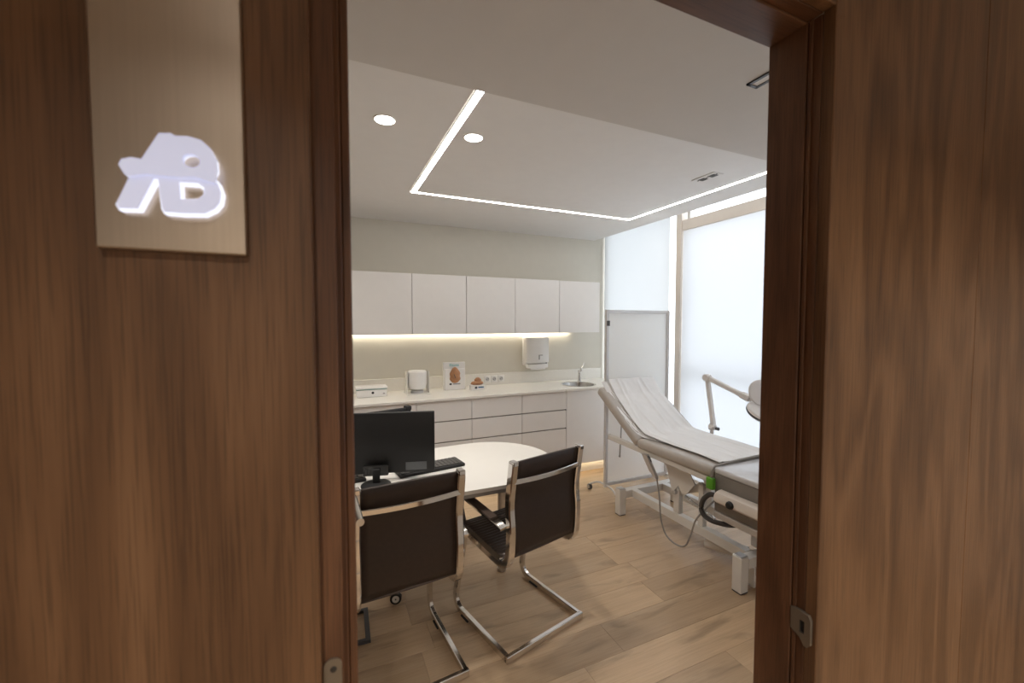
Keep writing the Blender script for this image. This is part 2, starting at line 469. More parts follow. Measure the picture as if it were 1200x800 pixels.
# hinges on the left jamb, strike plate on the right one
def plate2d(x0, x1, z0, z1, r, y0, y1):
    pts = []
    for cx, cz, a0 in ((x1 - r, z0 + r, -90), (x1 - r, z1 - r, 0), (x0 + r, z1 - r, 90), (x0 + r, z0 + r, 180)):
        for k in range(6):
            a = math.radians(a0 + 18 * k); pts.append((cx + r * math.cos(a), cz + r * math.sin(a)))
    return MB().prism(pts, y0, y1, 'xz')
for z0, z1, lab in ((1.857, 1.957, 'upper steel hinge leaf let into the left jamb'), (1.055, 1.157, 'lower steel hinge leaf let into the left jamb')):
    hg = part(d, 'hinge_leaf', plate2d(-.009, .0095, z0, z1, .008, .4765, .4795), 'hinge_metal', label=lab)
    for zz in (z0 + .012, (z0 + z1) / 2, z1 - .012):
        part(d, 'screw', MB().lathe([(.0035, 0), (.0028, .0012), (0, .0012)], (.001, .4765, zz), 12, Matrix.Rotation(PI / 2, 4, 'X')), 'gunmetal', hg)
sp = thing('strike_plate', (.83, .48, .91), 'worn steel strike plate low on the right jamb', 'strike plate')
pts = [(.4625, .918), (.467, .908), (.474, .905), (.4785, .918), (.486, .926), (.499, .928), (.499, .964), (.486, .966), (.482, .972), (.467, .968), (.4625, .958)]
part(sp, 'plate', MB().prism([(.4625, .912), (.468, .905), (.4735, .905), (.4735, .968), (.467, .968), (.4625, .960)], .8215, .8285, 'yz')
     .prism([(.482, .918), (.499, .926), (.499, .968), (.482, .970)], .8215, .8285, 'yz')
     .prism([(.4735, .905), (.482, .918), (.482, .928), (.4735, .928)], .8215, .8285, 'yz').prism([(.4735, .952), (.482, .952), (.482, .970), (.4735, .968)], .8215, .8285, 'yz'), 'hinge_metal')
part(sp, 'bolt_hole', MB().box((.826, .4735, .928), (.8282, .482, .952)), 'black_plastic')

# ================================================================== LIGHT FITTINGS
lg = thing('ceiling_light_line', (LX, 2.2, ZC), 'bright white light line running round the ceiling panel on three sides', 'ceiling light')
gp = .013
part(lg, 'diffuser', MB().box((LX + gp, 1.46, ZC - .0005), (LX + SW - .002, BY + SW - .002, ZC + .03)), 'led_strip')
part(lg, 'diffuser', MB().box((LX + SW - .002, BY + .030, ZC - .0005), (RX + .0298, BY + SW - .002, ZC + .03)), 'led_strip')
part(lg, 'diffuser', MB().box((RX + .030, 1.46, ZC - .0005), (RX + SW - .002, BY + SW - .002, ZC + .03)), 'led_strip')
for a_, b_ in (((LX + gp - .003, 1.46, ZC - .0005), (LX + gp - .0002, BY + SW - .002, ZC + .03)), ((LX + SW - .002, BY + .008, ZC + .003), (RX + .008, BY + .0298, ZC + .03)), ((RX + .008, 1.46, ZC + .003), (RX + .0298, BY + .0298, ZC + .03))):
    part(lg, 'housing', MB().box(a_, b_), 'edge_grey')
def downlight(x, y, z, lab, power, group, visible=True):
    t = thing('recessed_downlight', (x, y, z), lab, 'downlight', group)
    part(t, 'trim_ring', MB().lathe([(.052, 0), (.052, -.003), (.047, -.004), (.046, 0)], (x, y, z), 32, cap=False), 'frame_white')
    part(t, 'lens', MB().lathe([(.046, -.0005), (.046, -.0025), (0, -.0025)], (x, y, z), 32), 'downlight_lens')
    arealight('lamp', (0, 0, -.008), .09, power, (1., .94, .86), t, spread=2.0)
downlight(.271, 2.078, ZC, 'round downlight left of the light line', DOWN_W, 'round ceiling downlights')
downlight(.715, 2.087, ZC, 'round downlight inside the light line panel', DOWN_W, 'round ceiling downlights')
for i, (x, y) in enumerate(((-.6, 2.08), (-.4, 3.3))):
    downlight(x, y, ZC, ('round downlight over the left end of the desk', 'round downlight in the far left ceiling corner')[i], DOWN_W, 'round ceiling downlights')
for i, (x, y) in enumerate(((-.2, -.72), (1.1, -.5), (2.3, -.5))):
    downlight(x, y, 2.5, ('corridor downlight left of the doorway', 'corridor downlight in front of the doorway', 'corridor downlight right of the doorway')[i], CORR_W * (1.1, .75, .75)[i], 'corridor downlights')

# ceiling vent with two grilles, and slot diffuser in the soffit
v = thing('ceiling_vent', (2.31, 2.01, ZC), 'small white ceiling plate with two dark grilles beside the light line', 'vent')
part(v, 'plate', MB().box((2.264, 1.925, ZC - .003), (2.355, 2.10, ZC - .0003), .001).box((2.262, 1.925, ZC - .006), (2.266, 2.10, ZC - .0003)), 'plaster_ceiling')
for yy in (1.972, 2.05):
    for k in range(3):
        part(v, 'grille', MB().box((2.292 + k * .016, yy - .024, ZC - .005), (2.302 + k * .016, yy + .024, ZC - .0028)), 'grille')
    for s in (-1, 1):
        part(v, 'screw', MB().lathe([(.005, 0), (.005, -.003), (0, -.003)], (2.306, yy + s * .034, ZC - .002), 10), 'grille')
sd = thing('slot_diffuser', (1.385, .83, ZS), 'dark framed linear air slot in the lower ceiling by the door', 'air vent')
x0, x1, ya, yb = 1.362, 1.414, .62, 1.03
part(sd, 'frame', MB().box((x0, ya, ZS - .006), (x0 + .011, yb, ZS - .0003)).box((x1 - .011, ya, ZS - .006), (x1, yb, ZS - .0003))
     .box((x0, yb - .011, ZS - .006), (x1, yb, ZS - .0003)).box((x0, ya, ZS - .006), (x1, ya + .011, ZS - .0003)), 'gunmetal')
part(sd, 'slot_panel', MB().box((x0 + .011, ya + .011, ZS - .003), (x1 - .011, yb - .011, ZS - .0003)), 'plaster_ceiling')

# ================================================================== WINDOW BLINDS
b = thing('roller_blind', (XW, 1.8, .06), 'wide white translucent roller blind over the big window', 'blind')
part(b, 'fabric', MB().grid(lambda u, w: (3.0 + .0015 * math.sin(u * 9), .62 + u * 2.246, .12 + w * 2.27), 24, 12), 'blind_fabric')
part(b, 'bottom_bar', MB().box((2.992, .62, .095), (3.008, 2.866, .122), .003), 'frame_white')
part(b, 'roller', MB().cyl((3.02, .62, 2.405), (3.02, 2.866, 2.405), .02), 'frame_white')
b = thing('roller_blind', (XW, 3.5, .06), 'narrow pale sheer blind hanging in the back corner behind the folding screen', 'blind')
part(b, 'fabric', MB().grid(lambda u, w: (3.0 + .004 * math.sin(u * 14 + w), 3.03 + u * 1.015, .1 + w * 2.5), 36, 10), 'blind_sheer')
part(b, 'bottom_bar', MB().box((2.992, 3.03, .075), (3.008, 4.045, .102), .003), 'frame_white')
part(b, 'roller', MB().cyl((3.02, 3.03, 2.62), (3.02, 4.045, 2.62), .02), 'frame_white')

# ================================================================== CABINETS
ords = ['leftmost', 'second', 'third', 'fourth', 'rightmost']
for i in range(-1, 5):
    xa = .195 + i * .5; xb = xa + .5
    lab = ('white handleless wall cabinet further left, behind the door jamb' if i < 0 else
           ['leftmost visible white handleless wall cabinet, cut by the door jamb', 'second white handleless wall cabinet from the left',
            'middle white handleless wall cabinet above the display card', 'white handleless wall cabinet above the towel dispenser',
            'rightmost white handleless wall cabinet next to the folding screen'][i])
    t = thing('wall_cabinet', ((xa + xb) / 2, YB, 1.427), lab, 'wall cabinet', 'wall cabinets in a row')
    part(t, 'body', MB().box((xa, 3.732, 1.4275), (xb - .0008, YB - .001, 1.958)), 'carcass')
    part(t, 'door', MB().box((xa + .0025, 3.71, 1.427), (xb - .0025, 3.730, 1.96), .0012), 'white_lacquer')
t = thing('light_strip', (1.3, 3.78, 1.42), 'warm light strip under the wall cabinets', 'light strip')
part(t, 'diffuser', MB().box((-.3, 4.02, 1.4185), (2.52, 4.035, 1.4268)), 'led_warm')
part(t, 'profile', MB().box((-.3, 4.010, 1.4165), (2.52, 4.0195, 1.4268)), 'alu_grey')

FY = 3.482                                   # fronts of the base units
cols = [(-.31, .185), (.185, .68), (.68, 1.1675), (1.1675, 1.662), (1.662, 2.145)]
blab = ['white drawer unit at the far left of the counter, behind the door jamb', 'white drawer unit behind the monitor under the small white box',
        'white drawer unit under the white air diffuser, right of the monitor', 'white drawer unit in the middle under the display card and wall sockets',
        'white drawer unit beside the sink cabinet with two groove ends showing']
for i, (xa, xb) in enumerate(cols):
    t = thing('drawer_unit', ((xa + xb) / 2, 3.8, .11), blab[i], 'drawer unit', 'base drawer units')
    part(t, 'body', MB().box((xa, 3.505, .111), (xb - .0008, YB - .03, .858)), 'gap_grey')
    for (za, zb) in ((.680, .852), (.498, .668), (.113, .486)):
        part(t, 'drawer_front', MB().box((xa + .002, FY, za), (xb - .002, FY + .02, zb), .0012), 'white_lacquer')
    for zz in (.674, .492):
        part(t, 'groove_profile', MB().box((xa + .001, FY + .008, zz - .0055), (xb - .001, FY + .02, zz + .0055)), 'edge_grey')
        if i == 4: part(t, 'groove_cap', MB().box((xb - .012, FY + .0005, zz - .0055), (xb - .003, FY + .008, zz + .0055)), 'dark_grey')
t = thing('sink_cabinet', (2.5, 3.8, .11), 'plain white cabinet under the sink', 'base cabinet')
part(t, 'body', MB().box((2.1455, 3.505, .111), (2.94, YB - .03, .72)), 'carcass')
part(t, 'door', MB().box((2.148, FY, .113), (2.643, FY + .02, .852), .0012), 'white_lacquer')
part(t, 'door', MB().box((2.647, FY, .113), (2.94, FY + .02, .852), .0012), 'white_lacquer')
t = thing('plinth', (1.3, 3.56, 0), 'white recessed plinth board lit from above under the base units', 'plinth')
part(t, 'board', MB().box((-.31, 3.556, 0.0005), (2.94, 3.574, .11)), 'white_lacquer')
t = thing('light_strip', (1.3, 3.53, .105), 'warm amber light strip under the base units', 'light strip')
part(t, 'diffuser', MB().box((-.3, 3.52, .104), (2.9, 3.53, .1105)), 'led_kick')
# countertop with a hole for the sink, plus upstand
SC, SR = (2.42, 3.70), .172
def ring_plate(mb, x0, x1, y0_, y1, z0, z1, cx, cy, r, n=48):
    bm = mb.bm; I0, I1, O0, O1 = [], [], [], []
    for k in range(n):
        a = 2 * PI * k / n; dx, dy = math.cos(a), math.sin(a)
        ts = [((x1 - cx) / dx if dx > 1e-9 else (x0 - cx) / dx if dx < -1e-9 else 1e9), ((y1 - cy) / dy if dy > 1e-9 else (y0_ - cy) / dy if dy < -1e-9 else 1e9)]
        tt = min(ts)
        for (Lst, rr, z) in ((I0, r, z0), (I1, r, z1), (O0, tt, z0), (O1, tt, z1)):
            Lst.append(bm.verts.new((cx + dx * rr, cy + dy * rr, z)))
    for k in range(n):
        j = (k + 1) % n
        bm.faces.new((I1[k], I1[j], O1[j], O1[k])); bm.faces.new((I0[j], I0[k], O0[k], O0[j]))
        bm.faces.new((I0[k], I0[j], I1[j], I1[k])); bm.faces.new((O0[j], O0[k], O1[k], O1[j]))
    return mb
# use matching corner angles so that the outer outline stays square
cx, cy = SC
mbc = MB().box((-.31, 3.46, .8585), (cx - .3, YB - .022, .88), .0015)
ring_plate(mbc, cx - .2999, cx + .3, 3.46, YB - .022, .8585, .88, cx, cy, SR, 64)
mbc.box((cx + .3, 3.46, .8585), (2.955, YB - .022, .88), .0015)
t = thing('countertop', (1.3, 3.76, .8585), 'long cream-white worktop with low upstand along the back wall', 'worktop')
part(t, 'worktop', mbc, 'quartz')
part(t, 'upstand', MB().box((-.31, YB - .0215, .8585), (2.955, YB - .0005, 1.0), .0012), 'quartz')
t = thing('sink', (cx, cy, .72), 'round stainless steel basin let into the worktop', 'sink')
part(t, 'bowl', MB().lathe([(.185, .0005), (.186, .002), (.172, .0035), (.166, .0), (.158, -.05), (.14, -.125), (.1, -.14), (.022, -.145), (.022, -.15), (.105, -.144), (.145, -.128), (.163, -.05), (.1705, -.001)], (cx, cy, .88), 48, cap=False), 'steel')
part(t, 'drain', MB().lathe([(0, -.149), (.026, -.149), (.026, -.143), (.02, -.142), (.016, -.146), (0, -.146)], (cx, cy, .88), 24), 'chrome')
t = thing('tap', (2.545, 3.865, .88), 'slim chrome mixer tap behind the round basin', 'tap')
part(t, 'body', MB().lathe([(.024, .0005), (.024, .008), (.019, .012), (.018, .1), (.02, .11), (.018, .125), (0, .128)], (2.545, 3.865, .88), 20), 'chrome')
part(t, 'spout', MB().tube(fillet([(2.545, 3.865, .985), (2.53, 3.82, 1.03), (2.50, 3.765, 1.035), (2.485, 3.74, 1.015)], .02), .0095, 12), 'chrome')
part(t, 'lever', MB().tube([(2.545, 3.865, 1.0), (2.585, 3.862, 1.045), (2.60, 3.862, 1.085)], .005, 8), 'chrome')
# three wall sockets on the upstand
for k, xx in enumerate((1.523, 1.60, 1.677)):
    t = thing('wall_socket', (xx, YB - .022, .945), ('left', 'middle', 'right')[k] + ' of the three round white sockets in the upstand', 'socket', 'sockets in the upstand')
    M = Matrix.Rotation(PI / 2, 4, 'X')
    part(t, 'plate', MB().box((xx - .037, YB - .0295, .905), (xx + .037, YB - .0222, .979), .003, 2), 'white_plastic')
    part(t, 'well', MB().lathe([(.0205, 0), (.0205, .0012), (.018, .0016), (.017, .0006), (0, .0006)], (xx, YB - .0295, .942), 20, M), 'alu_grey')
    for s in (-1, 1):
        part(t, 'pin_hole', MB().lathe([(.0036, 0), (.0036, .0022), (0, .0022)], (xx + s * .009, YB - .0295, .942 + s * .004), 8, M), 'dark_grey')

# towel dispenser
t = thing('towel_dispenser', (2.07, YB, 1.04), 'white wall-mounted paper towel dispenser with grey level window', 'dispenser')
part(t, 'back_case', MB().box((1.93, 3.985, 1.068), (2.215, YB - .0005, 1.372), .012, 2), 'white_plastic')
pr = [(1.932 + .006, 3.99), (1.936, 3.96), (1.955, 3.945), (2.07, 3.935), (2.19, 3.945), (2.209, 3.96), (2.209, 3.99)]
part(t, 'front_cover', MB().prism(pr, 1.10, 1.362).box((1.945, 3.95, 1.355), (2.2, 3.99, 1.37), .006, 2), 'white_plastic')
part(t, 'level_window', MB().box((2.075, 3.931, 1.135), (2.085, 3.94, 1.185)).box((2.075, 3.931, 1.178), (2.122, 3.941, 1.185)), 'edge_grey')
tr = part(t, 'tray', MB().prism([(1.945, 3.99), (1.95, 3.95), (1.98, 3.93), (2.16, 3.93), (2.195, 3.95), (2.2, 3.99)], 1.045, 1.086), 'white_plastic')
part(t, 'paper_towel', MB().grid(lambda u, w: (1.975 + .18 * u, 3.936 - .006 * math.sin(w * 3), 1.046 - .02 * w), 6, 4), 'paper', tr)
part(t, 'lock', MB().lathe([(.006, 0), (.006, .004), (0, .004)], (2.165, 3.936, 1.095), 12, Matrix.Rotation(PI / 2, 4, 'X')), 'dark_grey')

# small white box
t = thing('equipment_box', (.35, 3.83, .8805), 'low white box with black round button at the left end of the worktop', 'box')
part(t, 'case', MB().box((.228, 3.775, .8805), (.48, 3.92, .946), .005, 2), 'white_plastic')
part(t, 'lid', MB().box((.222, 3.768, .951), (.486, 3.925, .970), .005, 2), 'white_plastic')
part(t, 'seam', MB().box((.226, 3.772, .946), (.482, 3.921, .951)), 'teal_line')
part(t, 'button', MB().lathe([(.011, 0), (.011, .003), (0, .004)], (.362, 3.775, .918), 16, Matrix.Rotation(PI / 2, 4, 'X')), 'black_plastic')
part(t, 'emblem', MB().prism([(.442, .903), (.468, .903), (.455, .916)], 3.7735, 3.7752, 'xz'), 'grey_print')
# white drum diffuser in a clear stand
t = thing('air_diffuser', (.755, 3.82, .8805), 'rounded white drum appliance in a pale acrylic stand on the worktop', 'appliance')
part(t, 'drum', MB().lathe([(0, .032), (.045, .034), (.074, .05), (.086, .085), (.09, .18), (.088, .198), (.076, .21), (0, .214)], (.755, 3.82, .88), 40), 'white_plastic')
part(t, 'base_plate', MB().box((.648, 3.735, .8805), (.862, 3.905, .888), .002), 'acrylic')
part(t, 'foot', MB().lathe([(.06, .008), (.058, .025), (.045, .036)], (.755, 3.82, .88), 28), 'alu_grey')
for s in (-1, 1):
    part(t, 'side_support', MB().prism([(3.755, .888), (3.885, .888), (3.87, 1.085), (3.77, 1.085)], (.755 + s * .1), (.755 + s * .096), 'yz'), 'acrylic')
# display card with ear-like moulded model
def text_mesh(body, size, mat, parent, root, loc, depth=.0008):
    cu = bpy.data.curves.new('lettering', 'FONT'); cu.body = body; cu.size = size; cu.extrude = depth; cu.align_x = 'CENTER'
    tmp = bpy.data.objects.new('tmp', cu); COL.objects.link(tmp)
    dg = bpy.context.evaluated_depsgraph_get(); me = bpy.data.meshes.new_from_object(tmp.evaluated_get(dg))
    bpy.data.objects.remove(tmp)
    me.transform(Matrix.Translation(Vector(loc) - Vector(root.location)) @ Matrix.Rotation(PI / 2, 4, 'X'))
    me.materials.clear(); me.materials.append(MATS[mat])
    o = bpy.data.objects.new('lettering', me); COL.objects.link(o); o.parent = parent; return o
t = thing('display_card', (1.13, 3.9, .8805), 'upright white display card with brown egg-shaped model and teal lettering', 'display')
cd = part(t, 'card', MB().box((1.022, 3.895, .8805), (1.238, 3.925, 1.145), .002), 'white_plastic')
part(t, 'front_box', MB().box((1.03, 3.872, .8805), (1.232, 3.8945, 1.082), .003), 'white_plastic')
def blob(cx, cy, cz, rx, ry, rz, seed, amp=.12, taper=.25, nu=24, nv=16):
    m = MB(); rnd = random.Random(seed); ph = [rnd.uniform(0, 6) for _ in range(6)]
    def f(u, v):
        a = 2 * PI * u; b_ = PI * (v - .5)
        x = math.cos(b_) * math.cos(a); y = math.cos(b_) * math.sin(a); z = math.sin(b_)
        k = 1 + amp * math.sin(3 * x + 4 * z + ph[0]) * math.sin(2.5 * z * 2 + ph[1]) + amp * .5 * math.sin(7 * x + ph[2]) * math.cos(6 * z + ph[3])
        w = 1 - taper * z
        return (cx + rx * x * k * w, cy + ry * y * k, cz + rz * z)
    return m.grid(f, nu, nv)
part(t, 'moulded_model', blob(1.128, 3.872, 1.024, .052, .03, .078, 3), 'flesh_brown')
part(t, 'slit', MB().prism([(1.108, 1.04), (1.116, 1.03), (1.128, .995), (1.12, 1.0)], 3.838, 3.85, 'xz'), 'dark_print')
text_mesh('Elitone', .034, 'teal_print', t, t, (1.128, 3.8945, 1.108))
part(t, 'emblem', MB().prism([(1.077, .929), (1.094, .929), (1.099, .938), (1.092, .946), (1.078, .946), (1.071, .938)], 3.8712, 3.8725, 'xz'), 'dark_print')
part(t, 'print_line', MB().box((1.108, 3.8712, .932), (1.182, 3.8725, .943)), 'grey_print')
t = thing('model_stand', (1.335, 3.8, .8805), 'small white block with a brown moulded model lying on top beside the card', 'display')
part(t, 'block', MB().box((1.262, 3.775, .8805), (1.405, 3.845, .926), .003), 'white_plastic')
md = part(t, 'moulded_model', blob(1.33, 3.805, .945, .066, .034, .022, 5, .06, .1), 'flesh_brown')
part(t, 'moulded_top', blob(1.338, 3.805, .975, .036, .026, .024, 9, .1, .3), 'flesh_brown', md)
part(t, 'emblem', MB().prism([(1.30, .894), (1.315, .892), (1.325, .902), (1.316, .914), (1.302, .913), (1.296, .903)], 3.7742, 3.7756, 'xz'), 'dark_print')
part(t, 'print_line', MB().box((1.332, 3.7742, .899), (1.388, 3.7756, .911)), 'blue_print')

# ================================================================== DESK AND WHAT STANDS ON IT
t = thing('desk', (.4, 2.19, 0), 'white desk with one round end and grey edge behind the visitor chairs', 'desk')
def desk_outline(g=0.):
    cx_, cy_ = .845, 2.19; rx, ry = .36 - g, .37 - g; pts = []
    for k in range(37):
        a = math.radians(-90 + 5 * k); pts.append((cx_ + rx * math.cos(a), cy_ + ry * math.sin(a)))
    pts += [(.5, 2.545 - g), (-.75 + g, 2.545 - g), (-.75 + g, 1.835 + g), (.45, 1.822 + g)]
    return pts
part(t, 'tabletop', MB().prism(desk_outline(), .722, .74), 'desk_white')
part(t, 'edge_band', MB().prism(desk_outline(.002), .704, .7215), 'edge_grey')
part(t, 'leg', MB().cyl((.967, 2.317, .02), (.967, 2.317, .704), .026, 20).cyl((.967, 2.317, 0.0005), (.967, 2.317, .02), .03, 20), 'chrome_satin')
for yy in (1.93, 2.45):
    part(t, 'leg', MB().cyl((-.66, yy, 0.0005), (-.66, yy, .704), .026, 20), 'chrome_satin')
part(t, 'modesty_bar', MB().box((-.66, 2.30, .64), (.95, 2.335, .7035)), 'edge_grey')

# monitor seen from behind, turned 15 degrees
t = thing('monitor', (.215, 2.10, .7405), 'black computer monitor seen from the back on the desk', 'monitor', rz=math.radians(-15))
mm = part(t, 'screen_housing', MB().box((-.262, .028, .035), (.278, .052, .338), .004, 2), 'black_plastic', world=False)
part(t, 'display', MB().box((-.255, .0521, .045), (.271, .0535, .331)), 'black_gloss', mm, world=False)
part(t, 'bracket', MB().box((-.062, -.012, .038), (.055, .0085, .088), .003), 'black_gloss', world=False)
for k in range(3):
    part(t, 'port', MB().box((-.054 + k * .014, -.0135, .05), (-.045 + k * .014, -.0118, .075)), 'dark_grey', world=False)
part(t, 'rating_label', MB().box((.135, .0262, .046), (.238, .0281, .086)), 'label_grey', world=False)
part(t, 'neck', MB().box((-.017, -.025, .006), (.017, -.0125, .075), .003), 'black_plastic', world=False)
part(t, 'base', MB().lathe([(.07, 0), (.07, .004), (.064, .008), (0, .009)], (0, -.03, 0), 36), 'black_plastic', world=False)
# keyboard
def keyboard(name, loc, w, d_, nx, ny, lab, cat, rz=0.):
    t = thing(name, loc, lab, cat, rz=rz)
    cs = part(t, 'case', MB().box((-w / 2, -d_ / 2, 0), (w / 2, d_ / 2, .016), .004, 2), 'black_plastic', world=False)
    kw, kd = (w - .02) / nx, (d_ - .02) / ny
    k0 = None
    for i in range(nx):
        for j in range(ny):
            p = (-w / 2 + .01 + kw * (i + .5), -d_ / 2 + .01 + kd * (j + .5), .016)
            if k0 is None:
                k0 = part(t, 'key', MB().box((-kw * .42, -kd * .4, 0), (kw * .42, kd * .4, .006), .0012), 'key_grey', world=False); k0.location = p
            else:
                k = k0.copy(); COL.objects.link(k); k.parent = t; k.location = p
keyboard('keyboard', (.497, 2.195, .7405), .36, .128, 15, 5, 'black keyboard on the desk partly hidden behind the monitor', 'keyboard', math.radians(8))
keyboard('keypad', (.105, 2.185, .7405), .12, .1, 4, 4, 'small black keypad at the left beneath the monitor', 'keypad', math.radians(5))

# ================================================================== CHAIRS
def make_visitor_chair(loc, rz, lab):
    t = thing('visitor_chair', loc, lab, 'chair', 'cantilever visitor chairs', rz)
    W = .232
    # floor loop: rear bar, two runners, rounded rise to the seat front
    for s in (-1, 1):
        path = fillet([(s * W, -.225, .0165), (s * W, .255, .0165), (s * .207, .18, .425)], [0, .09, 0], 10)
        part(t, 'leg', MB().bar(path, .032, .022, (1, 0, 0), .003), 'chrome', world=False)
        part(t, 'floor_glide', MB().box((s * W - .015, .10, 0.0003), (s * W + .015, .165, .006)), 'black_plastic', world=False)
    part(t, 'rear_bar', MB().bar([(-W - .011, -.225, .0165), (W + .011, -.225, .0165)], .022, .032, (0, 0, 1), .003), 'chrome', world=False)
    # L-shaped side rails: seat, rounded bend, back
    rail = [(0, .235, .44), (0, .19, .446), (0, -.205, .405), (0, -.218, .60), (0, -.204, .70), (0, -.235, .905)]
    rad = [0, .03, .095, .05, .08, 0]
    rp = fillet(rail, rad, 8)
    for s in (-1, 1):
        part(t, 'side_rail', MB().bar([(s * .208, p.y, p.z) for p in rp], .038, .034, (1, 0, 0), .005), 'chrome', world=False)
        part(t, 'rail_cap', MB().box((s * .208 - .014, -.256, .893), (s * .208 + .014, -.216, .914), .003), 'chrome', world=False)
        arm = fillet([(s * .236, -.20, .605), (s * .240, -.165, .615), (s * .242, .13, .648), (s * .238, .195, .60), (s * .215, .175, .428)], [0, .02, .05, .06, 0], 6)
        a = part(t, 'armrest', MB().bar(arm, .012, .042, (1, 0, 0), .002), 'chrome', world=False)
        pad = [(s * .2405, -.13, .628), (s * .2425, .11, .655)]
        part(t, 'arm_pad', MB().bar(pad, .046, .012, (0, 0, 1), .004), 'leather_seat', a, world=False)
        part(t, 'bolt', MB().lathe([(.007, 0), (.007, .004), (0, .005)], (s * .219, -.207, .60), 12, Matrix.Rotation(s * PI / 2, 4, 'Y')), 'chrome', world=False)
    # sling: back panel + ribbed seat, inside the rails (offset towards the sitter)
    def rpoint(v, seg):
        ds = [(b_ - a_).length for a_, b_ in zip(seg, seg[1:])]; q = v * sum(ds)      # by arc length
        for i, d_ in enumerate(ds):
            if q <= d_ or i == len(ds) - 1: return seg[i].lerp(seg[i + 1], min(1., q / max(d_, 1e-9)))
            q -= d_
    idx = [i for i, p in enumerate(rp) if p.z > .447 and p.y < -.12]
    bseg = [rp[i] for i in idx]
    def back(u, v):
        p = rpoint(v, bseg); dish = .006 * (1 - (2 * u - 1) ** 2)
        return (-.198 + .396 * u, p.y + .002 + dish * .6, p.z)
    mb = MB().grid(back, 10, 14)
    bk = part(t, 'backrest', mb, 'leather', world=False)
    md = bk.modifiers.new('thickness', 'SOLIDIFY'); md.thickness = .012; md.offset = 0
    sseg = [p for p in rp if p.z < .452 and p.y > -.17]
    def seat(u, v):
        p = rpoint(v, sseg); sag = .004 * (1 - (2 * u - 1) ** 2)
        rib = .009 * abs(math.sin(v * PI * 19)) ** .7
        return (-.198 + .396 * u, p.y, p.z + .008 - sag + rib)
    st = part(t, 'seat', MB().grid(seat, 10, 228), 'leather_seat', world=False)
    md = st.modifiers.new('thickness', 'SOLIDIFY'); md.thickness = .012; md.offset = 0
    # curved cross bar on the back, spreader under the seat
    cb = [(.205 * (2 * k / 12 - 1), -.222 - .018 * (1 - (2 * k / 12 - 1) ** 2) , .818 - .002 * (1 - (2 * k / 12 - 1) ** 2)) for k in range(13)]
    cb = [(x, y - .012, z) for x, y, z in cb]
    part(t, 'back_crossbar', MB().bar(cb, .012, .024, (0, 0, 1), .003), 'chrome', world=False)
    for yy, zz in ((.15, .424), (-.05, .402)):
        part(t, 'seat_crossbar', MB().bar([(-.2, yy, zz), (.2, yy, zz)], .02, .02, (0, 0, 1), .003), 'chrome', world=False)
    return t
make_visitor_chair((.892, 1.924, 0), math.radians(13.5), 'dark brown chrome-framed cantilever chair in front of the round desk end, nearer the couch')
make_visitor_chair((.272, 1.86, 0), math.radians(5.7), 'dark brown chrome-framed cantilever chair in front of the monitor, cut by the door jamb')

# swivel chair on the far side of the desk
t = thing('office_chair', (.375, 2.60, 0), 'black swivel chair behind the desk with one chrome castor showing', 'office chair', rz=math.radians(195))
part(t, 'column', MB().cyl((0, 0, .07), (0, 0, .4), .028, 20), 'chrome', world=False)
for k in range(5):
    a = math.radians(66 + 72 * k); dx, dy = math.cos(a), math.sin(a)
    part(t, 'base_arm', MB().bar([(dx * .02, dy * .02, .10), (dx * .32, dy * .32, .075)], .036, .026, (0, 0, 1), .005), 'chrome', world=False)
    c0 = Vector((dx * .33, dy * .33, .03)); ax = Vector((math.sin(.5 + k * .05), math.cos(.5 + k * .05), 0))
    cs = part(t, 'castor', MB().cyl(c0 - ax * .022, c0 - ax * .007, .0295, 24).cyl(c0 + ax * .007, c0 + ax * .022, .0295, 24), 'black_plastic', world=False)
    part(t, 'castor_hub', MB().cyl(c0 - ax * .0235, c0 + ax * .0235, .019, 20), 'white_plastic', cs, world=False)
    part(t, 'castor_pin', MB().cyl(c0 - ax * .0245, c0 + ax * .0245, .004, 10), 'black_plastic', cs, world=False)
    part(t, 'castor_hood', MB().cyl(c0 + Vector((0, 0, .02)), c0 + Vector((0, 0, .05)), .016, 16).cyl(c0 - ax * .006, c0 + ax * .006, .033, 24), 'chrome', cs, world=False)
part(t, 'seat', MB().box((-.24, -.2, .42), (.24, .25, .49), .03, 3), 'black_plastic', world=False)
part(t, 'backrest', MB().box((-.22, -.26, .53), (.22, -.23, .945), .012, 3), 'black_plastic', world=False)
part(t, 'back_spine', MB().bar(fillet([(0, -.05, .41), (0, -.27, .42), (0, -.275, .75)], .06), .06, .012, (0, -.6, .7)), 'chrome_satin', world=False)
for s in (-1, 1):
    part(t, 'back_clip', MB().box((s * .2 - .02, -.272, .925), (s * .2 + .02, -.225, .955), .004), 'black_plastic', world=False)

# floor box frame with white lead
t = thing('floor_box', (.09, 2.15, 0), 'dark open square frame on the floor under the left chair', 'floor box')
q = [(-.06, 2.045), (.158, 2.035), (.165, 2.262), (-.05, 2.27)]
part(t, 'frame', MB().bar([(x, y, .0085) for x, y in q], .022, .016, (0, 0, 1), .002, closed=True), 'dark_grey')
single('power_lead', MB().tube(fillet([(.10, 2.20, .006), (.11, 2.25, .03), (.135, 2.33, .12), (.16, 2.36, .32), (.15, 2.36, .58), (.15, 2.35, .63)], .05), .0045, 8), 'cable_white',
       (.1, 2.2, 0), 'white power lead hanging from the desk down to the floor frame', 'cable')

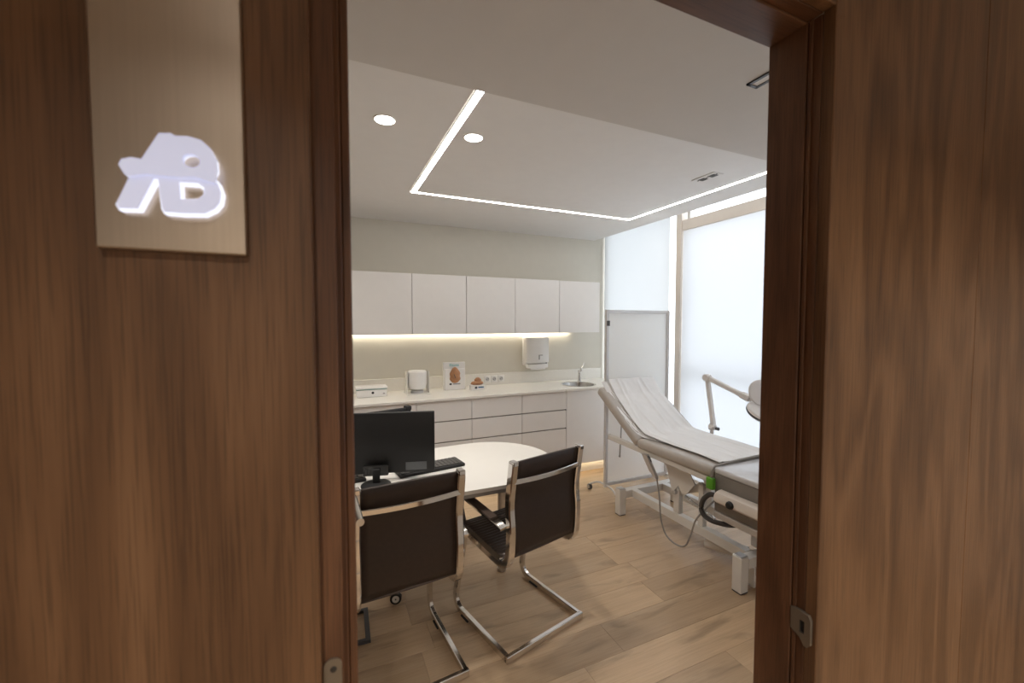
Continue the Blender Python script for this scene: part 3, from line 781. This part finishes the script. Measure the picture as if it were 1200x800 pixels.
# ================================================================== EXAMINATION COUCH
CX0, CX1 = 2.10, 2.72
HL = (2.43, .625)                               # hinge line (y, z) of the head section
HA = math.radians(34)
t = thing('examination_couch', (2.41, 2.05, 0), 'taupe padded examination couch with raised head end on a white frame', 'examination couch')
part(t, 'seat_cushion', MB().box((CX0, 1.752, .588), (CX1, 2.425, .66), .028, 4), 'vinyl')
M = Matrix.Translation((0, HL[0] + .012, .592)) @ Matrix.Rotation(HA, 4, 'X')
hd = part(t, 'head_cushion', MB().box((CX0, 0, 0), (CX1, .60, .072), .028, 4, M), 'vinyl')
part(t, 'foot_cushion', MB().box((CX0, 1.12, .628), (CX1, 1.742, .664), .012, 3), 'vinyl_gloss')
part(t, 'foot_apron', MB().box((CX0 + .004, 1.12, .405), (CX1 - .004, 1.738, .628), .006, 2), 'vinyl_dark')
part(t, 'foot_rail', MB().box((CX0 - .004, 1.12, .365), (CX0 + .03, 1.735, .404), .004).box((CX1 - .03, 1.12, .365), (CX1 + .004, 1.735, .404), .004)
     .box((CX0 + .03, 1.70, .365), (CX1 - .03, 1.735, .404), .004), 'vinyl')
part(t, 'strap', MB().tube(fillet([(2.083, 1.745, .53), (2.086, 1.745, .645), (2.112, 1.745, .669), (2.30, 1.748, .675), (2.50, 1.755, .676), (2.73, 1.757, .672), (2.738, 1.757, .58)], .02), .006, 8), 'cable_grey')
part(t, 'strap_buckle', MB().box((2.066, 1.722, .535), (2.094, 1.768, .602), .004, 2), 'green_plastic', label='bright green strap clip')
# top frame tubes
for xx in (2.135, 2.685):
    part(t, 'frame_tube', MB().bar([(xx, 1.74, .568), (xx, 2.785, .582)], .034, .04, (0, 0, 1), .005), 'couch_white')
    part(t, 'tube_cap', MB().bar([(xx, 2.785, .582), (xx, 2.79, .582)], .035, .041, (0, 0, 1), .005), 'alu_grey')
part(t, 'cross_tube', MB().bar([(2.135, 2.40, .566), (2.685, 2.40, .566)], .034, .034), 'couch_white')
part(t, 'cross_tube', MB().bar([(2.135, 1.80, .56), (2.685, 1.80, .56)], .034, .034), 'couch_white')
part(t, 'head_support', MB().bar([(2.41, 2.45, .55), (2.41, 2.80, .80)], .03, .03, (0, -.5, .8)), 'couch_white')
part(t, 'adjuster_rod', MB().cyl((2.19, 2.70, .76), (2.20, 2.735, .43), .006, 10), 'alu_grey')
part(t, 'adjuster_rod', MB().cyl((2.2, 2.735, .43), (2.2, 2.736, .418), .009, 10), 'alu_grey')
# base frame
for yy in (1.57, 2.62):
    for xx in (2.12, 2.70):
        part(t, 'leg', MB().box((xx - .03, yy - .03, .006), (xx + .03, yy + .03, .208), .003), 'couch_white')
        part(t, 'leg_cap', MB().box((xx - .028, yy - .028, .208), (xx + .028, yy + .028, .215), .004), 'alu_grey')
        part(t, 'foot_pad', MB().box((xx - .028, yy - .028, 0.0003), (xx + .028, yy + .028, .006)), 'dark_grey')
    part(t, 'cross_beam', MB().box((2.15, yy - .03, .135), (2.67, yy + .03, .195), .003), 'couch_white')
for xx in (2.235, 2.55):
    part(t, 'long_beam', MB().box((xx - .025, 1.60, .135), (xx + .025, 2.59, .195), .003), 'couch_white')
    post = part(t, 'upright', MB().box((xx - .02, 2.115, .195), (xx + .02, 2.165, .37), .003), 'couch_white')
    part(t, 'gusset_plate', MB().prism([(2.165, .33), (2.235, .515), (2.28, .57), (2.06, .57), (1.975, .455), (2.05, .36), (2.09, .36), (2.115, .40)], xx - .028, xx - .02, 'yz'), 'couch_white')
    part(t, 'pivot', MB().cyl((xx - .045, 2.14, .345), (xx + .03, 2.14, .345), .014, 16), 'alu_grey')
    part(t, 'lift_arm', MB().bar([(xx + .012, 2.14, .345), (xx + .012, 1.84, .50)], .02, .05, (0, .5, .8)), 'couch_white')
    part(t, 'upright', MB().box((xx - .018, 1.915, .195), (xx + .018, 1.955, .465), .003), 'couch_white')
    part(t, 'upright_cap', MB().box((xx - .02, 1.913, .465), (xx + .02, 1.957, .475), .003), 'alu_grey')
part(t, 'upright', MB().box((2.30, 1.60, .195), (2.345, 1.64, .365), .003), 'couch_white')
part(t, 'actuator', MB().cyl((2.34, 1.92, .215), (2.30, 2.14, .30), .012, 14), 'chrome')
mo = part(t, 'motor', MB().cyl((2.27, 1.93, .085), (2.36, 1.70, .095), .042, 24), 'couch_white')
part(t, 'motor_cap', MB().cyl((2.2665, 1.939, .0845), (2.2685, 1.934, .0848), .01, 12), 'dark_grey', mo)
br = part(t, 'castor_bracket', MB().box((2.19, 1.555, .02), (2.30, 1.585, .032)).box((2.19, 1.535, .02), (2.20, 1.60, .135)), 'couch_white')
part(t, 'castor', MB().cyl((2.235, 1.56, .03), (2.26, 1.56, .03), .0295, 20), 'white_plastic', br)
part(t, 'castor_spring', MB().tube([(2.27, 1.55, .04), (2.285, 1.55, .085), (2.32, 1.55, .115)], .004, 8), 'alu_grey', br)
# crumpled sheet of couch-roll paper lying on the couch
def couch_top(s):
    """distance along the couch from the strap -> (y, z, slope)"""
    L1 = 2.38 - 1.76
    r = .16; arc = r * HA
    if s < L1: return 1.76 + s, .6635, 0.
    if s < L1 + arc:
        a = (s - L1) / r; return 2.38 + r * math.sin(a), .6635 + r * (1 - math.cos(a)), a
    q = s - L1 - arc; y = 2.38 + r * math.sin(HA) + q * math.cos(HA); z = .6635 + r * (1 - math.cos(HA)) + q * math.sin(HA)
    return y, z, HA
def wr(u, s):
    return (.0022 * math.sin(u * 17 + 3 * math.sin(s * 4 + u)) * math.sin(s * 5.5 + u * 4) + .0008 * math.sin(u * 41 + s * 13) * math.sin(s * 7) + .0016 * math.sin(s * 85 + 4 * math.sin(u * 14)) * math.sin(u * 31 + s * 9) * math.exp(-((s - 1.0) / .07) ** 2))
TOT = 1.275
def paper(u, v):
    s = v * TOT; y, z, a = couch_top(s)
    lift = .011 + wr(u, s) + .016 * math.exp(-((s - .66) / .16) ** 2) * (.4 + .6 * math.sin(u * 9 + 1) ** 2)
    for u0, k_, hh in ((.1, .12, .007), (.3, -.06, .005), (.55, .1, .006), (.8, -.12, .006), (.93, .03, .004)):
        lift += hh * math.exp(-(((u - u0 - k_ * (s - .6) - .015 * math.sin(s * 11 + u0 * 20)) / .022)) ** 2) * (.5 + .5 * math.sin(s * 3.3 + u0 * 9) ** 2)
    if s > 1.12: lift += (s - 1.12) * .24 * (1 - .3 * u)
    x = 2.175 + .50 * u + .012 * math.sin(s * 6) + .02 * (s / TOT)
    return (x, y - math.sin(a) * lift, z + math.cos(a) * lift)
t = thing('couch_paper', (2.41, 1.76, .665), 'crumpled whitish paper sheet laid along the examination couch', 'paper sheet')
pp = part(t, 'sheet', MB().grid(paper, 60, 130), 'paper', angle=80)
md = pp.modifiers.new('thickness', 'SOLIDIFY'); md.thickness = .0012; md.offset = 0
def strip2(u, v):
    s = .42 + v * (TOT - .42); y, z, a = couch_top(s)
    lift = .004 + .8 * abs(wr(u * .4, s * 1.3 + 2)) + (max(0, s - 1.16) * .15)
    x = 2.135 + .06 * u + .012 * math.sin(s * 5 + 1) + (.03 * u if s > .8 else 0) + max(0, .75 - s) * .25
    return (x, y - math.sin(a) * lift, z + math.cos(a) * lift)
pp = part(t, 'loose_edge', MB().grid(strip2, 10, 90), 'paper', angle=80)
md = pp.modifiers.new('thickness', 'SOLIDIFY'); md.thickness = .0012; md.offset = 0
# hand control with lead hanging on the side
t = thing('hand_control', (2.08, 2.2, .44), 'grey hand control hanging from the couch side with looped lead', 'hand control')
part(t, 'handset', MB().prism([(2.335, .58), (2.285, .585), (2.225, .50), (2.19, .455), (2.182, .44), (2.20, .442), (2.255, .48)], 2.072, 2.096, 'yz'), 'alu_grey')
part(t, 'hook', MB().tube(fillet([(2.09, 2.30, .566), (2.08, 2.26, .575), (2.075, 2.235, .545)], .01), .004, 8), 'dark_grey')
part(t, 'lead', MB().tube(fillet([(2.083, 2.19, .45), (2.082, 2.16, .33), (2.08, 2.145, .18), (2.08, 2.10, .085), (2.08, 2.01, .062), (2.08, 1.925, .085), (2.082, 1.885, .19), (2.085, 1.855, .30), (2.15, 1.83, .37), (2.3, 1.85, .42)], .04, 5), .0055, 8), 'cable_grey')
# white hand piece / holder with hose on the foot end
t = thing('side_device', (2.06, 1.56, .42), 'cream plastic bar-shaped device with black knob on the side of the couch foot end', 'device')
prof = [(2.098, .478), (2.056, .48), (2.04, .494), (2.04, .516), (2.052, .54), (2.078, .55), (2.098, .55)]
m = MB(); A = []
for (yy, k, dz) in ((1.705, .55, -.01), (1.70, .8, -.004), (1.685, 1., 0), (1.40, 1., .002), (1.38, .85, 0), (1.37, .6, 0)):
    A.append([m.bm.verts.new((2.098 + (x - 2.098) * k, yy, .505 + (z - .505) * k + dz)) for x, z in prof])
for a_, b_ in zip(A, A[1:]):
    n = len(prof)
    for j in range(n): m.bm.faces.new((a_[j], a_[(j + 1) % n], b_[(j + 1) % n], b_[j]))
m.bm.faces.new(A[0]); m.bm.faces.new(A[-1][::-1])
part(t, 'housing', m, 'warm_plastic', angle=30)
part(t, 'knob', MB().lathe([(.023, 0), (.021, .01), (.016, .018), (0, .02)], (2.0405, 1.582, .507), 20, Matrix.Rotation(-PI / 2, 4, 'Y')), 'black_plastic')
part(t, 'hose', MB().tube(fillet([(2.075, 1.70, .512), (2.072, 1.745, .505), (2.07, 1.79, .455), (2.07, 1.805, .40), (2.072, 1.79, .36), (2.085, 1.74, .34), (2.14, 1.66, .335), (2.25, 1.62, .345)], .04, 5), .0145, 12), 'hose_grey')

# ================================================================== FOLDING SCREEN ON CASTORS
t = thing('mobile_screen', (2.58, 2.97, 0), 'white panel privacy screen in a grey metal frame on castors by the window corner', 'privacy screen')
for xx in (2.235, 2.93):
    part(t, 'post', MB().bar([(xx, 2.97, .075), (xx, 2.97, 1.64)], .03, .03, (0, 1, 0), .004), 'alu_light')
    arch = fillet([(xx - .045, 3.145, .05), (xx - .02, 3.05, .10), (xx, 2.97, .095), (xx - .0, 2.87, .09), (xx - .02, 2.765, .05)], .05)
    ft = part(t, 'foot', MB().tube(arch, .009, 10), 'alu_light')
    for e in (arch[0], arch[-1]):
        part(t, 'castor', MB().cyl((e[0] - .013, e[1], .0245), (e[0] + .013, e[1], .0245), .024, 20), 'dark_grey', ft)
        part(t, 'castor_cover', MB().cyl((e[0] - .0165, e[1], .0265), (e[0] + .0165, e[1], .0265), .018, 20), 'alu_grey', ft)
        part(t, 'castor_stem', MB().cyl((e[0], e[1], .03), (e[0], e[1], .055), .007, 10), 'alu_grey', ft)
part(t, 'top_rail', MB().bar([(2.25, 2.97, 1.625), (2.915, 2.97, 1.625)], .026, .03, (0, 0, 1), .004), 'alu_light')
part(t, 'bottom_rail', MB().bar([(2.25, 2.97, .10), (2.915, 2.97, .10)], .026, .032, (0, 0, 1), .004), 'alu_light')
part(t, 'panel', MB().grid(lambda u, w: (2.25 + .665 * u, 2.97, .116 + 1.494 * w), 2, 2), 'screen_sheet')
part(t, 'clamp', MB().box((2.222, 2.948, 1.50), (2.252, 2.956, 1.545), .002), 'gunmetal')

# ================================================================== MAGNIFIER LAMP
t = thing('magnifier_lamp', (2.785, 2.335, .6), 'white jointed magnifier lamp with open lid behind the couch', 'lamp')
part(t, 'clamp', MB().box((2.722, 2.305, .56), (2.80, 2.365, .60), .004).cyl((2.785, 2.335, .60), (2.785, 2.335, .68), .014), 'ivory_metal')
part(t, 'base_joint', MB().lathe([(.02, -.025), (.024, -.02), (.024, .02), (.02, .025)], (2.79, 2.335, .70), 20, Matrix.Rotation(PI / 2, 4, 'X')).cyl((2.77, 2.335, .68), (2.80, 2.335, .72), .02), 'ivory_metal')
part(t, 'screw_knob', MB().cyl((2.79, 2.30, .695), (2.79, 2.278, .695), .013, 14), 'dark_grey')
part(t, 'lower_arm', MB().bar([(2.80, 2.335, .71), (2.80, 2.40, 1.075)], .034, .034, (1, 0, 0), .006), 'ivory_metal')
part(t, 'elbow', MB().cyl((2.775, 2.405, 1.085), (2.825, 2.405, 1.085), .026, 20).bar([(2.80, 2.42, 1.09), (2.80, 2.38, 1.085)], .04, .045, (0, 0, 1), .008), 'ivory_metal')
part(t, 'upper_arm', MB().bar([(2.80, 2.40, 1.085), (2.80, 2.06, .983)], .034, .034, (0, 0, 1), .006), 'ivory_metal')
part(t, 'arm_sleeve', MB().bar([(2.80, 2.10, .995), (2.80, 2.03, .974)], .042, .046, (0, 0, 1), .006), 'ivory_metal')
part(t, 'head_joint', MB().cyl((2.80, 2.03, .974), (2.79, 1.985, .97), .011, 14).cyl((2.775, 1.99, .97), (2.81, 1.99, .97), .016, 14), 'chrome')
part(t, 'yoke', MB().tube(fillet([(2.80, 2.03, .968), (2.80, 2.02, .925), (2.79, 1.985, .92)], .02), .004, 8), 'chrome')
hc = Vector((2.76, 1.875, .91)); tilt = Matrix.Rotation(math.radians(24), 4, 'X') @ Matrix.Rotation(math.radians(-10), 4, 'Y')
hm = part(t, 'lamp_head', MB().lathe([(.07, .018), (.115, .018), (.125, .008), (.125, -.012), (.115, -.022), (.07, -.022)], hc, 40, tilt), 'ivory_metal')
part(t, 'rim_band', MB().lathe([(.1255, .006), (.1265, .004), (.1265, -.008), (.1255, -.01)], hc, 40, tilt, cap=False), 'dark_grey', hm)
part(t, 'lens', MB().lathe([(0, .004), (.069, .0), (.069, -.004), (0, -.008)], hc, 32, tilt), 'pane_glass', hm)
part(t, 'switch', MB().box((-.012, .085, .018), (.012, .105, .024), .002, 1, Matrix.Translation(hc) @ tilt), 'teal_line', hm)
lc = Vector((2.78, 1.925, 1.035)); lt = Matrix.Rotation(math.radians(70), 4, 'X') @ Matrix.Rotation(math.radians(-25), 4, 'Y')
part(t, 'lid', MB().lathe([(0, .006), (.088, .006), (.094, 0), (.088, -.004), (0, -.004)], lc, 36, lt), 'ivory_metal')

# ================================================================== SIGN ON THE LEFT PANEL
t = thing('door_sign', (-.117, .456, 1.58), 'champagne metal sign plate with glowing white AB monogram on the left walnut panel', 'sign')
part(t, 'plate', MB().box((-.169, .4465, 1.582), (-.0645, .4555, 1.96), .0012), 'plate_metal')
def filled(outline, holes, y0_, y1):
    cu = bpy.data.curves.new('s', 'CURVE'); cu.dimensions = '2D'; cu.fill_mode = 'BOTH'; cu.extrude = abs(y1 - y0_) / 2
    for L in [outline] + holes:
        s = cu.splines.new('POLY'); s.points.add(len(L) - 1); s.use_cyclic_u = True
        for p_, (x, z) in zip(s.points, L): p_.co = (x, z, 0, 1)
    tmp = bpy.data.objects.new('tmp', cu); COL.objects.link(tmp)
    me = bpy.data.meshes.new_from_object(tmp.evaluated_get(bpy.context.evaluated_depsgraph_get())); bpy.data.objects.remove(tmp)
    m = MB(); m.bm.from_mesh(me); bpy.data.meshes.remove(me)
    bmesh.ops.transform(m.bm, matrix=Matrix.Translation((0, (y0_ + y1) / 2, 0)) @ Matrix.Rotation(PI / 2, 4, 'X'), verts=m.bm.verts)
    return m
AB = [(-0.1233, 1.677), (-0.1153, 1.6785), (-0.1123, 1.6767), (-0.1037, 1.678), (-0.0945, 1.6763), (-0.0879, 1.6702), (-0.084, 1.6611), (-0.0836, 1.6525), (-0.086, 1.6465), (-0.0818, 1.6413), (-0.0795, 1.6335), (-0.0808, 1.6245), (-0.0851, 1.618), (-0.093, 1.6129), (-0.1081, 1.6116), (-0.1214, 1.6116), (-0.1232, 1.6154), (-0.1248, 1.6381), (-0.1261, 1.6379), (-0.1373, 1.6123), (-0.1504, 1.6114), (-0.1524, 1.6157), (-0.1432, 1.6386), (-0.1463, 1.6404), (-0.1498, 1.6477), (-0.1479, 1.6522), (-0.1419, 1.6545), (-0.1351, 1.6542)]
UPR = [(-0.1216, 1.6749), (-0.1137, 1.6763), (-0.1108, 1.6745), (-0.1022, 1.6758), (-0.0932, 1.6741), (-0.0867, 1.6681), (-0.0829, 1.6591), (-0.0825, 1.6507), (-0.0843, 1.6397), (-0.091, 1.6409), (-0.0979, 1.6431), (-0.1134, 1.6409), (-0.1307, 1.641), (-0.1412, 1.6378), (-0.1443, 1.6387), (-0.1478, 1.6459), (-0.1459, 1.6504), (-0.1399, 1.6526), (-0.1332, 1.6524)]
H1 = [(-.1006 + .0052 * math.cos(2 * PI * k / 20), 1.6563 + .0047 * math.sin(2 * PI * k / 20)) for k in range(20)]
H2 = [(-0.1091, 1.6376), (-0.0977, 1.6381), (-0.0938, 1.6349), (-0.0939, 1.6306), (-0.098, 1.6266), (-0.1088, 1.625)]
def shrink(L, k, dz=0):
    n = len(L); a = sum((L[i][0] * L[(i + 1) % n][1] - L[(i + 1) % n][0] * L[i][1]) for i in range(n)); s = 1 if a > 0 else -1
    out = []
    for i in range(n):
        p, q, r_ = Vector(L[i - 1]), Vector(L[i]), Vector(L[(i + 1) % n])
        n1 = Vector((-(q - p).y, (q - p).x)).normalized(); n2 = Vector((-(r_ - q).y, (r_ - q).x)).normalized()
        w = (n1 + n2); w = w.normalized() if w.length > 1e-5 else n1
        out.append((q.x + s * w.x * k, q.y + s * w.y * k))
    return out
part(t, 'monogram_edge', filled(AB, [shrink(H1, -.003), H2], .4463, .4385), 'lit_edge', smooth=False)
part(t, 'monogram_face', filled(shrink(AB, .0014), [shrink(H1, -.0008), shrink(H2, -.0012)], .4385, .4355), 'lit_acrylic', smooth=False)
part(t, 'monogram_upper_face', filled(UPR, [shrink(H1, -.0008)], .4354, .4325), 'lit_acrylic', smooth=False)
